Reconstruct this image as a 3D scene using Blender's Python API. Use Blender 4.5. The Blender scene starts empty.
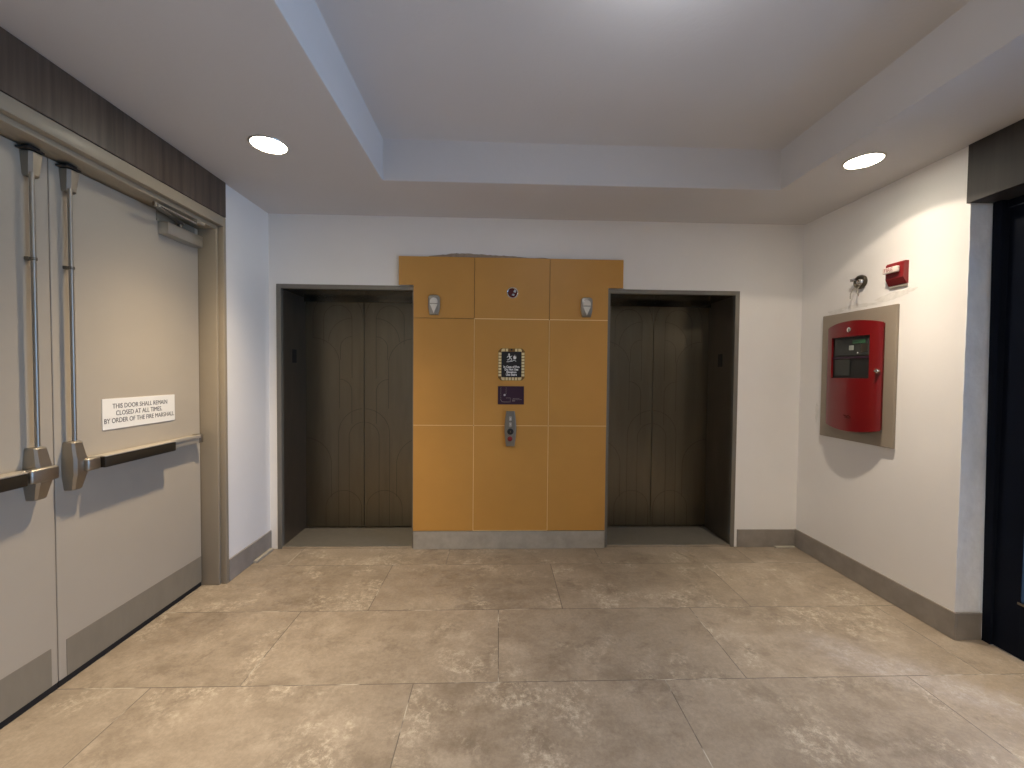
import bpy, bmesh, math, random
from mathutils import Vector, Matrix
random.seed(7)
S = bpy.context.scene
COL = S.collection
PI = math.pi

# ------------------------------------------------------------------ measured place (metres)
CAM_Z = 1.4661
LX, RX, BY, CZ = -1.86, 2.561, 3.41, 2.729      # left wall, right wall, back wall, soffit
DX = -2.0                                       # face of the double door
TX0, TX1, TY0, TY1, TZ = -0.775, 1.915, -0.7, 2.785, 3.0   # ceiling tray
GX = 2.71                                       # glazed side door
FY = -2.4                                       # wall behind the camera

# ------------------------------------------------------------------ object helpers
def link(name, data, parent=None):
    o = bpy.data.objects.new(name, data)
    COL.objects.link(o)
    if parent is not None:
        o.parent = parent
    return o

def origin(o):
    p = Vector((0, 0, 0))
    while o is not None:
        p = p + o.location
        o = o.parent
    return p

def tag(o, label=None, cat=None, group=None, kind=None):
    if label: o['label'] = label
    if cat: o['category'] = cat
    if group: o['group'] = group
    if kind: o['kind'] = kind
    return o

def thing(name, loc, label, cat, group=None):
    o = link(name, None)
    o.empty_display_size = 0.05
    o.location = loc
    return tag(o, label, cat, group)

def obj(name, bm, mat, parent=None, smooth=None, base=None):
    """world-space bmesh -> ONE mesh object; its vertices are stored relative to its own origin"""
    bmesh.ops.recalc_face_normals(bm, faces=bm.faces)
    org = origin(parent) if parent is not None else (Vector(base) if base else Vector((0, 0, 0)))
    bmesh.ops.translate(bm, verts=bm.verts, vec=-org)
    me = bpy.data.meshes.new(name)
    bm.to_mesh(me); bm.free()
    mats = mat if isinstance(mat, (list, tuple)) else [mat]
    for m in mats: me.materials.append(m)
    if smooth is not None:
        for p in me.polygons: p.use_smooth = True
        try:
            me.set_sharp_from_angle(angle=math.radians(smooth))
        except Exception:
            pass
    o = link(name, me, parent)
    if parent is None and base: o.location = base
    return o

def struct(name, bm, mat, label, cat, smooth=None):
    o = obj(name, bm, mat, None, smooth)
    return tag(o, label, cat, None, 'structure')

def NB(): return bmesh.new()

def box(bm, x0, x1, y0, y1, z0, z1, bev=0.0, seg=2, mi=0):
    t = bmesh.new()
    bmesh.ops.create_cube(t, size=1)
    for v in t.verts:
        v.co = Vector((x0 + (v.co.x + .5) * (x1 - x0), y0 + (v.co.y + .5) * (y1 - y0), z0 + (v.co.z + .5) * (z1 - z0)))
    if bev > 0:
        bmesh.ops.bevel(t, geom=list(t.edges), offset=bev, segments=seg, affect='EDGES', profile=.5)
    merge(bm, t, mi)
    return bm

def merge(bm, t, mi=0):
    for f in t.faces: f.material_index = mi
    me = bpy.data.meshes.new('tmp')
    t.to_mesh(me); t.free()
    bm.from_mesh(me)
    bpy.data.meshes.remove(me)

def prism(bm, pts, fn, d0, d1, bev=0.0, seg=2, mi=0):
    """polygon pts (a,b) extruded from d0 to d1; fn(a,b,d) -> world"""
    t = bmesh.new()
    n = len(pts)
    lo = [t.verts.new(fn(a, b, d0)) for a, b in pts]
    hi = [t.verts.new(fn(a, b, d1)) for a, b in pts]
    t.faces.new(lo[::-1]); top = t.faces.new(hi)
    for i in range(n):
        t.faces.new((lo[i], lo[(i + 1) % n], hi[(i + 1) % n], hi[i]))
    if bev > 0:
        bmesh.ops.recalc_face_normals(t, faces=t.faces)
        bmesh.ops.bevel(t, geom=list(top.edges), offset=bev, segments=seg, affect='EDGES', profile=.5)
    merge(bm, t, mi)
    return bm

def loft(bm, rings, mi=0, cap=True):
    t = bmesh.new()
    R = [[t.verts.new(p) for p in r] for r in rings]
    n = len(R[0])
    for a, b in zip(R, R[1:]):
        for i in range(n):
            t.faces.new((a[i], a[(i + 1) % n], b[(i + 1) % n], b[i]))
    if cap:
        t.faces.new(R[0][::-1]); t.faces.new(R[-1])
    merge(bm, t, mi)
    return bm

def lathe(bm, prof, c, axis, n=40, mi=0):
    """prof: list of (r, h) along axis from c"""
    ax = Vector(axis).normalized()
    u = ax.orthogonal().normalized(); w = ax.cross(u)
    c = Vector(c)
    t = bmesh.new()
    R = []
    for r, h in prof:
        if r < 1e-6:
            R.append([t.verts.new(c + ax * h)])
        else:
            R.append([t.verts.new(c + ax * h + (u * math.cos(2 * PI * i / n) + w * math.sin(2 * PI * i / n)) * r) for i in range(n)])
    for a, b in zip(R, R[1:]):
        for i in range(n):
            j = (i + 1) % n
            if len(a) == 1 and len(b) == 1: continue
            if len(a) == 1: t.faces.new((a[0], b[i], b[j]))
            elif len(b) == 1: t.faces.new((a[i], a[j], b[0]))
            else: t.faces.new((a[i], a[j], b[j], b[i]))
    merge(bm, t, mi)
    return bm

def tube(bm, pts, r, n=10, mi=0):
    pts = [Vector(p) for p in pts]
    rings = []
    prev = None
    for i, p in enumerate(pts):
        d = (pts[min(i + 1, len(pts) - 1)] - pts[max(i - 1, 0)]).normalized()
        u = d.orthogonal().normalized() if prev is None else (prev - d * prev.dot(d)).normalized()
        prev = u
        w = d.cross(u)
        rr = r[i] if isinstance(r, (list, tuple)) else r
        rings.append([p + (u * math.cos(2 * PI * k / n) + w * math.sin(2 * PI * k / n)) * rr for k in range(n)])
    return loft(bm, rings, mi)

def ribbon(bm, pts, wd, fn, d0, d1):
    """thin strip of width wd along 2-D path pts"""
    P = [Vector((a, b)) for a, b in pts]
    n = len(P)
    L, Rr = [], []
    for i in range(n):
        d = (P[min(i + 1, n - 1)] - P[max(i - 1, 0)])
        if d.length < 1e-9: d = Vector((1, 0))
        d.normalize()
        nn = Vector((-d.y, d.x)) * wd / 2
        L.append(P[i] + nn); Rr.append(P[i] - nn)
    rings = [[fn(L[i].x, L[i].y, d0), fn(Rr[i].x, Rr[i].y, d0), fn(Rr[i].x, Rr[i].y, d1), fn(L[i].x, L[i].y, d1)] for i in range(n)]
    return loft(bm, rings)

FONT = None
def text_bm(bm, txt, size, fn, depth=.0006, align='CENTER', wx=1.0, offset=0.0):
    """lettering as mesh: fn(a,b,d) -> world"""
    cu = bpy.data.curves.new('txt', 'FONT')
    cu.body = txt; cu.size = size; cu.align_x = align; cu.align_y = 'CENTER'
    cu.extrude = depth / 2; cu.resolution_u = 3; cu.offset = offset
    o = bpy.data.objects.new('txt', cu)
    COL.objects.link(o)
    dg = bpy.context.evaluated_depsgraph_get()
    me = bpy.data.meshes.new_from_object(o.evaluated_get(dg))
    bpy.data.objects.remove(o); bpy.data.curves.remove(cu)
    for v in me.vertices:
        v.co = Vector(fn(v.co.x * wx, v.co.y, v.co.z + depth / 2))
    bm.from_mesh(me)
    bpy.data.meshes.remove(me)

def arc(cx, cy, r, a0, a1, n=16):
    return [(cx + r * math.cos(math.radians(a0 + (a1 - a0) * i / n)), cy + r * math.sin(math.radians(a0 + (a1 - a0) * i / n))) for i in range(n + 1)]

def rrect(x0, x1, y0, y1, r, n=5):
    return (arc(x1 - r, y1 - r, r, 0, 90, n) + arc(x0 + r, y1 - r, r, 90, 180, n) + arc(x0 + r, y0 + r, r, 180, 270, n) + arc(x1 - r, y0 + r, r, 270, 360, n))

# ------------------------------------------------------------------ materials
def mat(name, col, rough=.5, metal=0.0, spec=.5, noise=None, bump=None, emit=None, coat=0.0):
    m = bpy.data.materials.new(name); m.use_nodes = True
    nt = m.node_tree; b = nt.nodes['Principled BSDF']
    b.inputs['Base Color'].default_value = (*col, 1)
    b.inputs['Roughness'].default_value = rough
    b.inputs['Metallic'].default_value = metal
    b.inputs['Specular IOR Level'].default_value = spec
    b.inputs['Coat Weight'].default_value = coat
    if emit:
        b.inputs['Emission Color'].default_value = (*emit[0], 1)
        b.inputs['Emission Strength'].default_value = emit[1]
    geo = None
    if noise or bump:
        geo = nt.nodes.new('ShaderNodeNewGeometry')
    if noise:
        scale, amt, stretch = noise
        mp = nt.nodes.new('ShaderNodeMapping'); mp.inputs['Scale'].default_value = stretch
        nt.links.new(geo.outputs['Position'], mp.inputs['Vector'])
        nz = nt.nodes.new('ShaderNodeTexNoise'); nz.inputs['Scale'].default_value = scale
        nz.inputs['Detail'].default_value = 6; nz.inputs['Roughness'].default_value = .6
        nt.links.new(mp.outputs['Vector'], nz.inputs['Vector'])
        mr = nt.nodes.new('ShaderNodeMapRange')
        mr.inputs['From Min'].default_value = .25; mr.inputs['From Max'].default_value = .75
        mr.inputs['To Min'].default_value = 1 - amt; mr.inputs['To Max'].default_value = 1 + amt
        nt.links.new(nz.outputs['Fac'], mr.inputs['Value'])
        vm = nt.nodes.new('ShaderNodeVectorMath'); vm.operation = 'SCALE'
        vm.inputs[0].default_value = col
        nt.links.new(mr.outputs['Result'], vm.inputs['Scale'])
        nt.links.new(vm.outputs['Vector'], b.inputs['Base Color'])
    if bump:
        scale, strength, dist = bump
        nz = nt.nodes.new('ShaderNodeTexNoise'); nz.inputs['Scale'].default_value = scale
        nz.inputs['Detail'].default_value = 4
        nt.links.new(geo.outputs['Position'], nz.inputs['Vector'])
        bp = nt.nodes.new('ShaderNodeBump'); bp.inputs['Strength'].default_value = strength
        bp.inputs['Distance'].default_value = dist
        nt.links.new(nz.outputs['Fac'], bp.inputs['Height'])
        nt.links.new(bp.outputs['Normal'], b.inputs['Normal'])
    return m

M = {}
M['wall'] = mat('white_wall_paint', (.82, .80, .77), .75, noise=(1.6, .03, (1, 1, 1)), bump=(45, .05, .006))
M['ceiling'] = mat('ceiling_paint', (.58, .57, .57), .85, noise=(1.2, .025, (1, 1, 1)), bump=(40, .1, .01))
M['taupe'] = mat('taupe_door_paint', (.41, .36, .285), .42, noise=(3, .03, (1, 1, 1)))
M['taupe_frame'] = mat('taupe_frame_paint', (.33, .275, .195), .38, noise=(4, .03, (1, 1, 1)))
M['kick'] = mat('taupe_kick_plate', (.225, .195, .145), .45, noise=(14, .08, (1, 1, .35)))
M['steel'] = mat('satin_steel', (.38, .35, .30), .42, 1.0, noise=(30, .05, (1, 1, .1)))
M['steel_dark'] = mat('dark_brushed_metal', (.23, .205, .165), .33, 1.0, noise=(25, .06, (1, 1, .05)))
M['elev'] = mat('bronze_tinted_door_metal', (.175, .153, .112), .36, 1.0, noise=(16, .10, (1, 1, .12)))
M['elev_jamb'] = mat('dark_jamb_metal', (.23, .20, .165), .5, 1.0, noise=(10, .08, (1, 1, .3)))
M['soffit'] = mat('dark_soffit_and_shadow', (.10, .09, .07), .18, 1.0)  # polished soffit metal, also the colour of the lintel's painted shadow
M['elev_frame'] = mat('grey_frame_metal', (.21, .196, .168), .5, .45, noise=(20, .07, (1, 1, .2)))
M['groove'] = mat('engraved_line', (.10, .088, .068), .5, .9)
M['orange'] = mat('ochre_lacquer', (.56, .285, .060), .42, noise=(2.2, .06, (1, 1, 1)), bump=(90, .05, .005))
M['orange_back'] = mat('dark_panel_seam', (.12, .06, .02), .7)
M['brass'] = mat('pale_brass_strip', (.90, .66, .34), .4, .2)
M['stone'] = mat('grey_stone_skirting', (.275, .246, .215), .5, noise=(9, .16, (1, 1, 1)))
M['stone_light'] = mat('light_grey_stone', (.40, .365, .30), .5, noise=(8, .2, (1, 1, 1)))
M['black'] = mat('black_plastic', (.012, .012, .012), .4)
M['gap_shade'] = mat('black_gap_shade', (.008, .008, .008), .7)  # flat black for the shade under the door leaves
M['navy'] = mat('blackened_door_metal', (.004, .006, .012), .4, 0.0, .08, noise=(6, .1, (1, 1, 1)))
M['bar_brown'] = mat('dark_bronze_push_pad', (.045, .038, .028), .35, .5)
M['white_plastic'] = mat('white_plastic', (.80, .78, .72), .45)
M['ink'] = mat('dark_grey_ink', (.05, .048, .045), .6)
M['white_ink'] = mat('white_ink', (.8, .8, .78), .5)
M['red'] = mat('red_enamel', (.16, .004, .006), .32, coat=.25)
M['red2'] = mat('red_device_plastic', (.21, .008, .010), .42)
M['beige_metal'] = mat('beige_metal_plate', (.285, .24, .185), .45, noise=(5, .05, (1, 1, 1)))
M['chrome'] = mat('chrome', (.75, .73, .70), .15, 1.0)
M['silver'] = mat('satin_silver', (.55, .52, .46), .3, .9)
M['frost'] = mat('frosted_lens', (.74, .70, .62), .35)
M['clear'] = mat('clear_strobe_lens', (.72, .62, .56), .2)
M['green'] = mat('green_display', (.05, .14, .07), .3)
M['grey_key'] = mat('grey_keypad', (.30, .33, .30), .5)
M['dark_grey'] = mat('dark_grey_panel', (.030, .033, .030), .45)
M['plum'] = mat('dark_plum_plate', (.035, .012, .032), .3)
M['gold'] = mat('gold_sign_border', (.55, .33, .06), .4, .2)
M['gold_dark'] = mat('dark_gold_sign_ground', (.20, .10, .02), .5)
M['call'] = mat('call_plate_steel', (.26, .245, .21), .42, .8)
M['lantern'] = mat('lantern_housing_metal', (.36, .33, .28), .32, .9)
M['rail'] = mat('satin_aluminium_rail', (.46, .42, .35), .42, .35)
M['cream'] = mat('cream_sign_bars', (.78, .66, .36), .45)
M['plaster'] = mat('bare_plaster', (.72, .70, .66), .9, noise=(30, .12, (1, 1, 1)))
M['torn'] = mat('torn_brown_paper', (.36, .29, .22), .9, noise=(40, .2, (1, 1, 1)))
M['cool_white'] = mat('rough_white_reveal', (.84, .85, .86), .85, noise=(14, .10, (1, 1, .5)), bump=(25, .4, .01))
M['redbrown'] = mat('dark_red_lens', (.10, .015, .012), .25)
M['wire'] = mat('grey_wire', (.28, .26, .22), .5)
M['lens_warm'] = mat('lit_downlight_lens', (.9, .88, .8), .4, emit=((1, .93, .76), 9.0))
M['lens_cool'] = mat('lit_dome_glass', (.9, .9, .9), .4, emit=((.93, .95, 1), 1.2))

def wood(name, c0, c1, scale, rough):
    m = bpy.data.materials.new(name); m.use_nodes = True
    nt = m.node_tree; b = nt.nodes['Principled BSDF']; b.inputs['Roughness'].default_value = rough
    g = nt.nodes.new('ShaderNodeNewGeometry')
    mp = nt.nodes.new('ShaderNodeMapping'); mp.inputs['Scale'].default_value = scale
    nt.links.new(g.outputs['Position'], mp.inputs['Vector'])
    n1 = nt.nodes.new('ShaderNodeTexNoise'); n1.inputs['Scale'].default_value = 1; n1.inputs['Detail'].default_value = 8; n1.inputs['Roughness'].default_value = .62
    nt.links.new(mp.outputs['Vector'], n1.inputs['Vector'])
    cr = nt.nodes.new('ShaderNodeValToRGB')
    cr.color_ramp.elements[0].position = .32; cr.color_ramp.elements[0].color = (*c0, 1)
    cr.color_ramp.elements[1].position = .68; cr.color_ramp.elements[1].color = (*c1, 1)
    nt.links.new(n1.outputs['Fac'], cr.inputs['Fac'])
    nt.links.new(cr.outputs['Color'], b.inputs['Base Color'])
    return m
M['walnut'] = wood('walnut_laminate', (.048, .033, .024), (.112, .080, .058), (30, 30, 1.5), .45)
M['dark_wood'] = wood('dark_stained_laminate', (.015, .0125, .0115), (.032, .027, .025), (26, 26, 1.2), .6)

def glass_mat():
    m = bpy.data.materials.new('tinted_door_glass'); m.use_nodes = True
    nt = m.node_tree; nt.nodes.clear()
    o = nt.nodes.new('ShaderNodeOutputMaterial'); mx = nt.nodes.new('ShaderNodeMixShader')
    t = nt.nodes.new('ShaderNodeBsdfTransparent'); t.inputs['Color'].default_value = (.42, .55, .70, 1)
    g = nt.nodes.new('ShaderNodeBsdfGlossy'); g.inputs['Roughness'].default_value = .03
    fr = nt.nodes.new('ShaderNodeFresnel'); fr.inputs['IOR'].default_value = 1.5
    nt.links.new(fr.outputs[0], mx.inputs[0]); nt.links.new(t.outputs[0], mx.inputs[1]); nt.links.new(g.outputs[0], mx.inputs[2])
    nt.links.new(mx.outputs[0], o.inputs['Surface'])
    return m
M['glass'] = glass_mat()
M['alarm_glass'] = mat('dark_alarm_window', (.02, .022, .022), .12)

def floor_mat():
    m = bpy.data.materials.new('concrete_look_floor_tile'); m.use_nodes = True
    nt = m.node_tree; L = nt.links; b = nt.nodes['Principled BSDF']
    N = lambda t: nt.nodes.new(t)
    def math_(op, a=None, c=None, d=None):
        n = N('ShaderNodeMath'); n.operation = op
        for i, v in enumerate((a, c, d)):
            if v is None: continue
            if isinstance(v, (int, float)): n.inputs[i].default_value = v
            else: L.new(v, n.inputs[i])
        return n.outputs[0]
    geo = N('ShaderNodeNewGeometry'); sx = N('ShaderNodeSeparateXYZ'); L.new(geo.outputs['Position'], sx.inputs[0])
    X, Y = sx.outputs['X'], sx.outputs['Y']
    rowf = math_('DIVIDE', math_('SUBTRACT', 3.1107, Y), .6)
    row = math_('FLOOR', rowf)
    off = math_('DIVIDE', math_('SUBTRACT', 1.0, row), 3.0)
    u = math_('SUBTRACT', math_('DIVIDE', math_('SUBTRACT', X, .0129), 1.2), off)
    uid = math_('FLOOR', u)
    fu = math_('SUBTRACT', u, uid); fv = math_('SUBTRACT', rowf, row)
    du = math_('MULTIPLY', math_('MINIMUM', fu, math_('SUBTRACT', 1.0, fu)), 1.2)
    dv = math_('MULTIPLY', math_('MINIMUM', fv, math_('SUBTRACT', 1.0, fv)), .6)
    dist = math_('MINIMUM', du, dv)
    joint = math_('LESS_THAN', dist, .0022)
    cid = N('ShaderNodeCombineXYZ'); L.new(uid, cid.inputs[0]); L.new(row, cid.inputs[1])
    wn = N('ShaderNodeTexWhiteNoise'); wn.noise_dimensions = '3D'; L.new(cid.outputs[0], wn.inputs['Vector'])
    # every tile gets its own stretch of the concrete pattern
    sc = N('ShaderNodeVectorMath'); sc.operation = 'SCALE'; L.new(wn.outputs['Color'], sc.inputs[0]); sc.inputs['Scale'].default_value = 13.0
    ad = N('ShaderNodeVectorMath'); ad.operation = 'ADD'; L.new(geo.outputs['Position'], ad.inputs[0]); L.new(sc.outputs[0], ad.inputs[1])
    P = ad.outputs[0]
    def noise(scale, det, rough, vec, dis=0.0, st=None):
        if st:
            mp = N('ShaderNodeMapping'); mp.inputs['Scale'].default_value = st; L.new(vec, mp.inputs['Vector']); vec = mp.outputs[0]
        n = N('ShaderNodeTexNoise'); n.inputs['Scale'].default_value = scale; n.inputs['Detail'].default_value = det
        n.inputs['Roughness'].default_value = rough; n.inputs['Distortion'].default_value = dis
        L.new(vec, n.inputs['Vector']); return n.outputs['Fac']
    def ramp(v, a, c, lo=0.0, hi=1.0):
        n = N('ShaderNodeMapRange'); n.interpolation_type = 'SMOOTHSTEP'
        n.inputs['From Min'].default_value = a; n.inputs['From Max'].default_value = c
        n.inputs['To Min'].default_value = lo; n.inputs['To Max'].default_value = hi
        L.new(v, n.inputs['Value']); return n.outputs[0]
    def mix(f, a, c):
        n = N('ShaderNodeMix'); n.data_type = 'RGBA'
        if isinstance(f, float): n.inputs[0].default_value = f
        else: L.new(f, n.inputs[0])
        for i, v in ((6, a), (7, c)):
            if isinstance(v, tuple): n.inputs[i].default_value = (*v, 1)
            else: L.new(v, n.inputs[i])
        return n.outputs[2]
    big = ramp(noise(1.9, 5, .6, P, .6), .33, .67)
    med = ramp(noise(8, 10, .74, P, .2, (1, 1.4, 1)), .36, .64)
    base = mix(big, FL['a'], FL['b'])
    base = mix(math_('MULTIPLY', med, .55), base, FL['c'])
    # pale lime-like bloom in broken patches
    zone = ramp(noise(2.4, 5, .62, P, .4), .50, .66)
    fine = ramp(noise(30, 10, .84, P, .1), .46, .60)
    base = mix(math_('MULTIPLY', math_('MULTIPLY', zone, fine), .58), base, FL['w'])
    cloud = ramp(noise(3.6, 8, .66, P, .3), .50, .72)
    base = mix(math_('MULTIPLY', cloud, .50), base, FL['c2'])
    grain = ramp(noise(55, 8, .8, geo.outputs['Position']), .40, .60)
    base = mix(math_('MULTIPLY', math_('SUBTRACT', 1.0, grain), .22), base, FL['d'])
    # darker mineral clouds
    dk = ramp(noise(4.2, 10, .74, P, .3), .52, .68)
    base = mix(math_('MULTIPLY', dk, .5), base, FL['d'])
    # tone of each tile
    tn = N('ShaderNodeMapRange'); tn.inputs['To Min'].default_value = .93; tn.inputs['To Max'].default_value = 1.06
    L.new(wn.outputs['Value'], tn.inputs['Value'])
    vs = N('ShaderNodeVectorMath'); vs.operation = 'SCALE'; L.new(base, vs.inputs[0]); L.new(tn.outputs[0], vs.inputs['Scale'])
    base = vs.outputs[0]
    # daylight from the side door, painted into the tile colour as a pale smear
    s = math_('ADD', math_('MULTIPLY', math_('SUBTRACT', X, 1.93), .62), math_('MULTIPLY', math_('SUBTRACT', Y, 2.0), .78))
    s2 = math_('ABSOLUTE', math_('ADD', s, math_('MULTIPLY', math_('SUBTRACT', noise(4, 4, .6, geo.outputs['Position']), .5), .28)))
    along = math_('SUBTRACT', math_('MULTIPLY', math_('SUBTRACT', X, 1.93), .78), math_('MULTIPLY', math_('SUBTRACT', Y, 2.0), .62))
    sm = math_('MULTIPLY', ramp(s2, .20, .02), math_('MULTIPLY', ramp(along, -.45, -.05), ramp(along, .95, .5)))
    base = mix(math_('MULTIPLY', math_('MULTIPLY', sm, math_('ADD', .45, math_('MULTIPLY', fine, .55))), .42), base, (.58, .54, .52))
    # joints: mostly grey grout, white residue in places
    gj = mix(ramp(noise(3.2, 4, .6, geo.outputs['Position']), .52, .62), (.13, .11, .085), (.46, .42, .34))
    base = mix(joint, base, gj)
    L.new(base, b.inputs['Base Color'])
    rg = N('ShaderNodeMapRange'); rg.inputs['To Min'].default_value = .5; rg.inputs['To Max'].default_value = .68
    L.new(med, rg.inputs['Value']); L.new(rg.outputs[0], b.inputs['Roughness'])
    bp = N('ShaderNodeBump'); bp.inputs['Strength'].default_value = .25; bp.inputs['Distance'].default_value = .003
    h = math_('ADD', math_('MULTIPLY', fine, .25), math_('MULTIPLY', ramp(dist, 0.0, .004), 1.0))
    L.new(h, bp.inputs['Height']); L.new(bp.outputs[0], b.inputs['Normal'])
    return m
FL = dict(a=(.212, .168, .120), b=(.312, .254, .188), c=(.385, .322, .246), c2=(.455, .385, .297), w=(.68, .60, .47), d=(.130, .099, .067))
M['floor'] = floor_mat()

# ------------------------------------------------------------------ the shell
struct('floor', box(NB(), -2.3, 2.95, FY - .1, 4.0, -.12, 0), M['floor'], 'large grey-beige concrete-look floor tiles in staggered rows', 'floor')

def ceiling():
    bm = NB()
    xo0, xo1, yo0, yo1 = -2.3, 2.95, FY - .1, 4.0
    o = [(xo0, yo0), (xo1, yo0), (xo1, yo1), (xo0, yo1)]
    i_ = [(TX0, TY0), (TX1, TY0), (TX1, TY1), (TX0, TY1)]
    vo = [bm.verts.new((x, y, CZ)) for x, y in o]; vi = [bm.verts.new((x, y, CZ)) for x, y in i_]
    vt = [bm.verts.new((x, y, TZ)) for x, y in i_]
    vq = [bm.verts.new((x, y, TZ + .12)) for x, y in o]
    for k in range(4):
        j = (k + 1) % 4
        bm.faces.new((vo[k], vo[j], vi[j], vi[k])); bm.faces.new((vi[k], vi[j], vt[j], vt[k])); bm.faces.new((vo[j], vo[k], vq[k], vq[j]))
    bm.faces.new(vt); bm.faces.new(vq)
    e = [x for x in bm.edges if all(v in vi for v in x.verts) or all(v in vt for v in x.verts) or (x.verts[0] in vi and x.verts[1] in vt) or (x.verts[1] in vi and x.verts[0] in vt)]
    bmesh.ops.recalc_face_normals(bm, faces=bm.faces)
    bmesh.ops.bevel(bm, geom=e, offset=.006, segments=3, affect='EDGES', profile=.5)
    return bm
struct('ceiling', ceiling(), M['ceiling'], 'off-white painted ceiling with a rectangular raised tray and lower border', 'ceiling', 35)

EL_L, EL_R, EH, ETOP, EDY = -1.233, 1.4545, .533, 2.137, 3.83
def wall_back():
    bm = NB()
    y0, y1, top = BY, 4.0, CZ + .004
    xs = [(LX - .3, EL_L - EH), (EL_L + EH, EL_R - EH), (EL_R + EH, RX + .2)]
    for a, b_ in xs: box(bm, a, b_, y0, y1, 0, top)
    for c in (EL_L, EL_R):
        box(bm, c - EH, c + EH, y0, y1, ETOP, top)
        box(bm, c - EH, c + EH, 3.97, y1, 0, ETOP)
    bmesh.ops.remove_doubles(bm, verts=bm.verts, dist=1e-5)
    return bm
WB = struct('wall_back', wall_back(), M['wall'], 'off-white back wall around both elevators', 'wall')

DY0, DYG, DY1, DTOP = 1.03, 1.915, 2.825, 2.40       # double door: near edge, meeting gap, far edge
def wall_left():
    bm = NB()
    box(bm, -2.25, LX, 2.864, BY, 0, CZ + .004)
    box(bm, -2.25, LX, FY, DY0 - .04, 0, CZ + .004)
    box(bm, -2.25, LX, DY0 - .04, 2.853, DTOP + .06, CZ + .004)
    box(bm, -2.25, -2.15, DY0 - .04, 2.853, 0, DTOP + .04)
    return bm
struct('wall_left', wall_left(), M['wall'], 'white wall strip between the double door and the back corner', 'wall')

RY = 2.18                                            # the right wall ends here
GY0 = -1.0
def wall_right():
    bm = NB()
    box(bm, RX, 2.95, RY, BY, 0, CZ + .004)
    return bm
WR = struct('wall_right', wall_right(), M['wall'], 'off-white wall carrying the red fire alarm panel', 'wall')
struct('wall_right_rear', box(NB(), RX, 2.95, FY, GY0, 0, CZ + .004), M['wall'], 'off-white wall beyond the glazed side doors, behind the viewer', 'wall')
struct('wall_front', box(NB(), LX - .4, 2.95, FY - .1, FY, 0, CZ + .004), M['wall'], 'plain white wall closing the lobby behind the viewer', 'wall')

# rough white reveal at the end of the right wall: thin skim coat with a chipped edge
def reveal():
    bm = NB()
    r = random.Random(3)
    a = []
    for i in range(40):
        z = .155 + (2.40 - .155) * i / 39
        a.append((RX - .0035 + r.uniform(-.0012, .0016), z))
    pts = a + [(GX - .008 + r.uniform(-.001, .001), .155 + (2.40 - .155) * i / 39) for i in range(39, -1, -1)]
    prism(bm, pts, lambda p, q, d: (p, d, q), RY - .004, RY - .0002)
    return bm
rv = obj('reveal_skim_coat', reveal(), M['cool_white'], WR)

def blotch(cx, cz, w, h, seed, n=36, slant=0.0):
    r = random.Random(seed)
    out = []
    for i in range(n):
        a = 2 * PI * i / n
        k = 1 + r.uniform(-.22, .22)
        x = w / 2 * math.cos(a) * k; z = h / 2 * math.sin(a) * k
        out.append((cx + x, cz + z + slant * x))
    return out
wallR = lambda a, b_, d: (RX - d, a, b_)             # a = Y, b = Z, d = out of the right wall
wallB = lambda a, b_, d: (a, BY - d, b_)
wallL = lambda a, b_, d: (LX + d, a, b_)
for k, (cy, cz, w, h, sl) in enumerate([(2.60, 1.99, .26, .05, -.10), (2.86, 1.965, .34, .026, .04), (3.06, 1.955, .14, .03, 0), (3.215, 1.17, .03, .16, 0)]):
    obj('plaster_patch', prism(NB(), blotch(cy, cz, w, h, 11 + k, slant=sl), wallR, .0002, .0008), M['plaster'], WR)

# torn wallpaper edge above the ochre panelling
def torn():
    r = random.Random(5)
    n = 46
    x0, x1 = -.575, .47
    top, bot = [], []
    for i in range(n + 1):
        t = i / n; x = x0 + (x1 - x0) * t
        hgt = .036 * math.exp(-((t - .26) / .22) ** 2) + .020 * math.exp(-((t - .60) / .2) ** 2) + .010 * math.exp(-((t - .9) / .06) ** 2)
        top.append((x, 2.403 + max(.003, hgt * r.uniform(.9, 1.08)))); bot.append((x, 2.398))
    return prism(NB(), bot + top[::-1], wallB, .0002, .002)
obj('torn_paper_edge', torn(), M['torn'], WB)

# ------------------------------------------------------------------ skirting
def skirting(name, parts, m, label):
    bm = NB()
    for p in parts: box(bm, *p, bev=.0025)
    return struct(name, bm, m, label, 'baseboard')
skirting('baseboard_left', [(LX, LX + .012, 2.880, BY - .002, .001, .155)], M['stone'], 'grey stone baseboard below the white strip beside the double door')
skirting('baseboard_back', [(2.045, RX - .013, BY - .012, BY, .001, .15)], M['stone'], 'short grey stone baseboard between the right elevator and the corner')
skirting('baseboard_right', [(RX - .013, RX, RY - .013, BY - .001, .001, .153), (RX, GX - .004, RY - .013, RY, .001, .153)], M['stone'], 'grey stone baseboard under the fire alarm panel, wrapping the wall end')

# ------------------------------------------------------------------ double door on the left
def door_frame():
    bm = NB()
    box(bm, -2.06, LX - .026, 2.828, 2.850, .001, DTOP + .036, .006)          # far jamb
    box(bm, -2.06, LX + .014, DY0 - .038, DY0 - .003, .001, DTOP + .036, .004)  # near jamb
    box(bm, -2.06, LX - .026, DY0 - .02, 2.84, DTOP + .003, DTOP + .037, .004)  # head
    y0, y1, z1 = DY0 - .075, 2.878, 2.492
    box(bm, LX - .040, LX + .010, 2.8485, y1, .001, z1, .004)
    box(bm, LX - .004, LX + .008, y0, DY0 - .036, .001, z1, .003)
    box(bm, LX - .040, LX + .010, DY0 - .04, 2.856, DTOP + .028, z1, .004)
    return bm
struct('trim_1', door_frame(), M['taupe_frame'], 'taupe painted metal frame around the double door', 'door frame', 30)

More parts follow.
